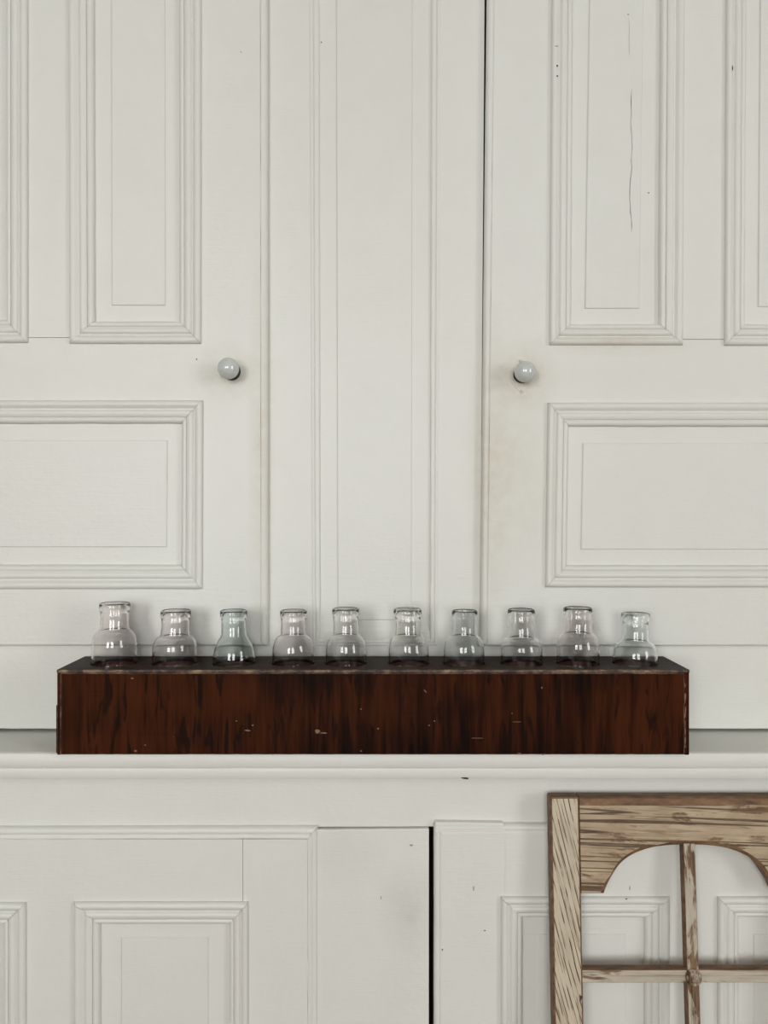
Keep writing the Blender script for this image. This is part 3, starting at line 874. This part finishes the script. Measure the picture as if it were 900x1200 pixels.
# ------------------------------------------------------------------ old window sash leaning on the lower doors
SL = 0.085                    # lean
Y_TOP, PY_TOP = 0.9355, 935.5
z_top = HC - (PY_TOP - 600) / F * Y_TOP
y_base = Y_TOP - SL * z_top   # front face at the floor
ang = math.atan(SL)
def S(px, py):
    k = (py - 600) / F
    zz = (HC - k * y_base) / (1 + k * SL)
    yy = y_base + SL * zz
    return ((px - 450) / F * yy, zz / math.cos(ang))
xc = S(807.2, 1000)[0]
TH = 0.021
sash = bpy.data.objects.new('window_sash', None)
C.objects.link(sash)
sash.location = (xc, y_base, TH * math.sin(ang))
sash.rotation_euler = (-ang, 0, 0)
sash['label'] = 'old arched wooden window sash with flaking cream paint leaning below the ledge'
sash['category'] = 'window sash'
def smk(name, verts, faces, mat, parent=sash, **kw):
    o = mk(name, verts, faces, mat, None, origin=(0, 0, 0), **kw)
    o.parent = parent
    o.matrix_parent_inverse = Matrix()
    return o
def sbox(name, x0, x1, y0, y1, z0, z1, mat, parent=sash, **kw):
    v = [(x0, y0, z1), (x1, y0, z1), (x1, y0, z0), (x0, y0, z0), (x0, y1, z1), (x1, y1, z1), (x1, y1, z0), (x0, y1, z0)]
    return smk(name, v, BOXF, mat, parent, **kw)
HWID = xc - S(645, 950)[0]
SW = S(679.3, 1000)[0] - S(645, 1000)[0]
ZTOP = z_top / math.cos(ang)
for sgn in (-1, 1):
    a, b_ = sorted((sgn * HWID, sgn * (HWID - SW)))
    sbox('stile', a, b_ , 0, TH, 0.0, ZTOP, M_peel_stile, bevel=0.0022, bevel_mat=M_bare)
for o_ in sash.children:        # only the face kept its paint, sides and end grain are bare
    for p in o_.data.polygons:
        if p.normal.y > -0.9: p.material_index = 1
kx, kz = S(680.5, 1171)
kv, kf = [], []
for yy, sc_ in ((-0.0004, 0.8), (0.0006, 1.0)):
    for q in range(9):
        a = 2 * math.pi * q / 9
        r_ = (0.7 + 0.3 * math.sin(3 * a + 1)) * sc_
        kv.append((kx - xc + 0.0026 * r_ * math.cos(a), yy, kz + 0.0056 * r_ * math.sin(a)))
kf.append(tuple(range(9))); kf += [(q, (q + 1) % 9, 9 + (q + 1) % 9, 9 + q) for q in range(9)]
smk('knot', kv, kf, M_dirt, label='small dark knot')
# arched top rail
xi = HWID - SW - 0.0003
zr_b = S(700, 1049.3)[1]
arch_px = [(708, 1049.3), (711.5, 1040), (716.6, 1030), (726.7, 1015), (741, 1004), (761, 996.3), (779, 993.3), (799, 992)]
half = [(S(x, y)[0] - xc, S(x, y)[1]) for x, y in arch_px]
half.append((0.0, half[-1][1] + 0.0002))
arch = half + [(-x, zz) for x, zz in reversed(half[:-1])]
# smooth resample
def cr(p0, p1, p2, p3, t):
    return tuple(0.5 * ((2 * b1) + (-a1 + c1) * t + (2 * a1 - 5 * b1 + 4 * c1 - d1) * t * t + (-a1 + 3 * b1 - 3 * c1 + d1) * t ** 3) for a1, b1, c1, d1 in zip(p0, p1, p2, p3))
sm = []
for i in range(len(arch) - 1):
    p0, p1, p2, p3 = arch[max(0, i - 1)], arch[i], arch[i + 1], arch[min(len(arch) - 1, i + 2)]
    for s in range(4): sm.append(cr(p0, p1, p2, p3, s / 4))
sm.append(arch[-1])
low = [(-xi, zr_b)] + sm + [(xi, zr_b)]
zt_ = ZTOP - 0.0004
NL = len(low)
# rows: bare chamfered band follows the arch and the top, the painted face lies between
CH = 0.0045
def inset(i):
    x, zz = low[i]
    if i in (0, NL - 1): return (x, zz + CH * 0.2)
    a, b_ = low[i - 1], low[i + 1]
    dx, dz = b_[0] - a[0], b_[1] - a[1]
    l = math.hypot(dx, dz) or 1
    k_ = CH * (0.8 + 0.5 * noise.noise(Vector((x * 40, zz * 40, 0))))
    if abs(zz - zr_b) < 1e-5: return (x - k_ * (1 if x < 0 else -1), zz + k_ * 0.25)
    return (x - dz / l * k_, zz + dx / l * k_)
v, f, mi = [], [], []
for i in range(NL):
    x, zz = low[i]; ix, iz = inset(i)
    topb = 0.010 + 0.0022 * noise.noise(Vector((x * 22, 4, 0)))
    v += [(x, TH - 0.001, zz), (x, 0.0022, zz), (ix, 0.0006, iz), (lerp(x, ix, 1), 0.0006, zt_ - topb), (x, 0.0012, zt_ - 0.002), (x, 0.0035, zt_), (x, TH - 0.001, zt_)]
R7 = 7
fm = []
for i in range(NL - 1):
    for j in range(R7):
        f.append((i * R7 + j, (i + 1) * R7 + j, (i + 1) * R7 + (j + 1) % R7, i * R7 + (j + 1) % R7)); fm.append(0 if j == 2 else 1)
f.append(tuple(range(R7))); fm.append(1)
f.append(tuple((NL - 1) * R7 + j for j in range(R7))); fm.append(1)
rail = smk('top_rail', v, f, M_peel_rail)
rail.data.materials.append(M_bare)
# pick the face material from the depth of the face
for p in rail.data.polygons:
    c = p.center
    ys = [rail.data.vertices[i].co.y for i in p.vertices]
    p.material_index = 0 if max(ys) < 0.0008 else 1
sbox('bottom_rail', -xi, xi, 0.0005, TH - 0.001, 0.0, 0.075, M_peel_rail, bevel=0.001, bevel_mat=M_bare)
# glazing bars
def barmesh(name, a, b_, c, wid, vertical, mat):
    """moulded bar: flat painted front face, brown bevelled shoulders"""
    w2, w1 = wid / 2, wid / 2 * 0.86
    prof = [(-w2, 0.013), (-w2, 0.0036), (-w1, 0.0018), (w1, 0.0018), (w2, 0.0036), (w2, 0.013)]
    v, f = [], []
    n = 24
    for k in range(n + 1):
        u = lerp(a, b_, k / n)
        for (p, q) in prof:
            jj = 0.0003 * noise.noise(Vector((u * 60, p * 200, c)))
            v.append((c + p + jj, q, u) if vertical else (u, q, c + p + jj))
    m_ = len(prof)
    for k in range(n):
        for j in range(m_):
            f.append((k * m_ + j, (k + 1) * m_ + j, (k + 1) * m_ + (j + 1) % m_, k * m_ + (j + 1) % m_))
    f.append(tuple(range(m_))); f.append(tuple(n * m_ + j for j in range(m_)))
    o = smk(name, v, f, mat)
    o.data.materials.append(M_bare)
    for p in o.data.polygons:
        ys = [o.data.vertices[i].co.y for i in p.vertices]
        p.material_index = 0 if max(ys) < 0.002 else 1
    return o
MW = 14.6 / F * 0.932
barmesh('glazing_bar', 0.07, half[-1][1] + 0.002, 0.0012, MW, True, M_peel_bar)
zc1 = S(750, 1146.8)[1]
zz = zc1
first = True
while zz > 0.2:
    for sgn in (-1, 1):
        a, b_ = sorted((sgn * (MW / 2 - 0.001), sgn * (HWID - SW + 0.001)))
        barmesh('glazing_bar', a, b_, zz, 15.6 / F * 0.92, False, M_peel_barh)
    rp = [(0.0001, 0.0035), (0.0022, 0.0035), (0.0034, 0.0024), (0.0040, 0.0012), (0.0052, 0.0012), (0.0062, 0.0030), (0.0078, 0.0032), (0.0088, 0.0022), (0.0093, 0.0), (0.0093, -0.003), (0.0001, -0.003)]
    vv, ff = [], []
    for s in range(28):
        a = 2 * math.pi * s / 28
        for (r, h) in rp:
            k_ = 1 + (0.12 * math.sin(5 * a) if 0.003 < r < 0.006 else 0.02 * math.sin(7 * a))
            vv.append((0.001 + r * k_ * math.cos(a), 0.0010 - h * 1.35, zz - 0.0005 + r * k_ * math.sin(a)))
    for s in range(28):
        for j in range(len(rp) - 1):
            ff.append((s * len(rp) + j, ((s + 1) % 28) * len(rp) + j, ((s + 1) % 28) * len(rp) + j + 1, s * len(rp) + j + 1))
    smk('rosette', vv, ff, M_peel_bar, smooth=0.8, label='small round carved boss where the bars cross')
    zz -= 0.24

# ------------------------------------------------------------------ nicks and hairline cracks in the paint
for (x, y, w, h) in ((229.5, 66, 1.6, 3), (230.5, 421, 2.2, 2.5), (282.5, 61, 1.5, 1.5)):
    blot('paint_chip', x, y, YD - (0.0045 if x < 229.9 and y < 100 else 0), w, h, M_dirt, door_l)
for (x, y, w, h, l_) in ((653, 77, 2, 4, 0.006), (653, 89, 2.4, 2.6, 0.006), (652, 54, 5, 1.4, 0.006), (858.5, 80, 1.6, 9, 0.006), (736, 17, 2, 2, -0.0018), (760, 226, 2, 2, -0.0038)):
    blot('paint_chip', x, y, YD - l_, w, h, M_dirt if h != 1.4 else M_chip, door_r)
crack('paint_crack', [(740, 104), (739, 150), (741, 160), (740, 195), (738, 225), (740, 272)], YD + 0.0018, 0.75, M_dirt, door_r, wig=0.6)
crack('paint_crack', [(737, 20), (737, 66)], YD + 0.0018, 0.5, M_chip, door_r)
blot('paint_chip', 376.3, 49.5, YW + 0.0026, 1.8, 1.8, M_dirt, slab)
for (x, y, w, h, mm) in ((555, 1041, 2, 7, M_chip), (734, 1053.5, 3, 2, M_dirt), (568, 1090.5, 2.5, 1.6, M_dirt), (518.5, 1113, 1.8, 3.5, M_dirt)):
    if x == 734: blot('paint_chip', x, y, YR - 0.005, w, h, mm, door_lr)
    else: blot('paint_chip', x, y, YR, w, h, mm, door_lr)
blot('paint_chip', 738, 1041, YR, 1.6, 7, M_chip, door_lr)
cstile = [o for o in lower.children if o.name.startswith('centre_stile')][0]
blot('paint_chip', 482, 990.5, YF - 0.0045, 5, 3, M_chip, cstile, ang=-0.4)
blot('paint_chip', 446.5, 1052, YF - 0.0045, 1.4, 6, M_chip, cstile)
blot('paint_chip', 545, 912.2, 0.9412, 10, 3.2, M_dirt, [o for o in ledge.children if o.name.startswith('ledge_moulding')][0], ang=-0.1)
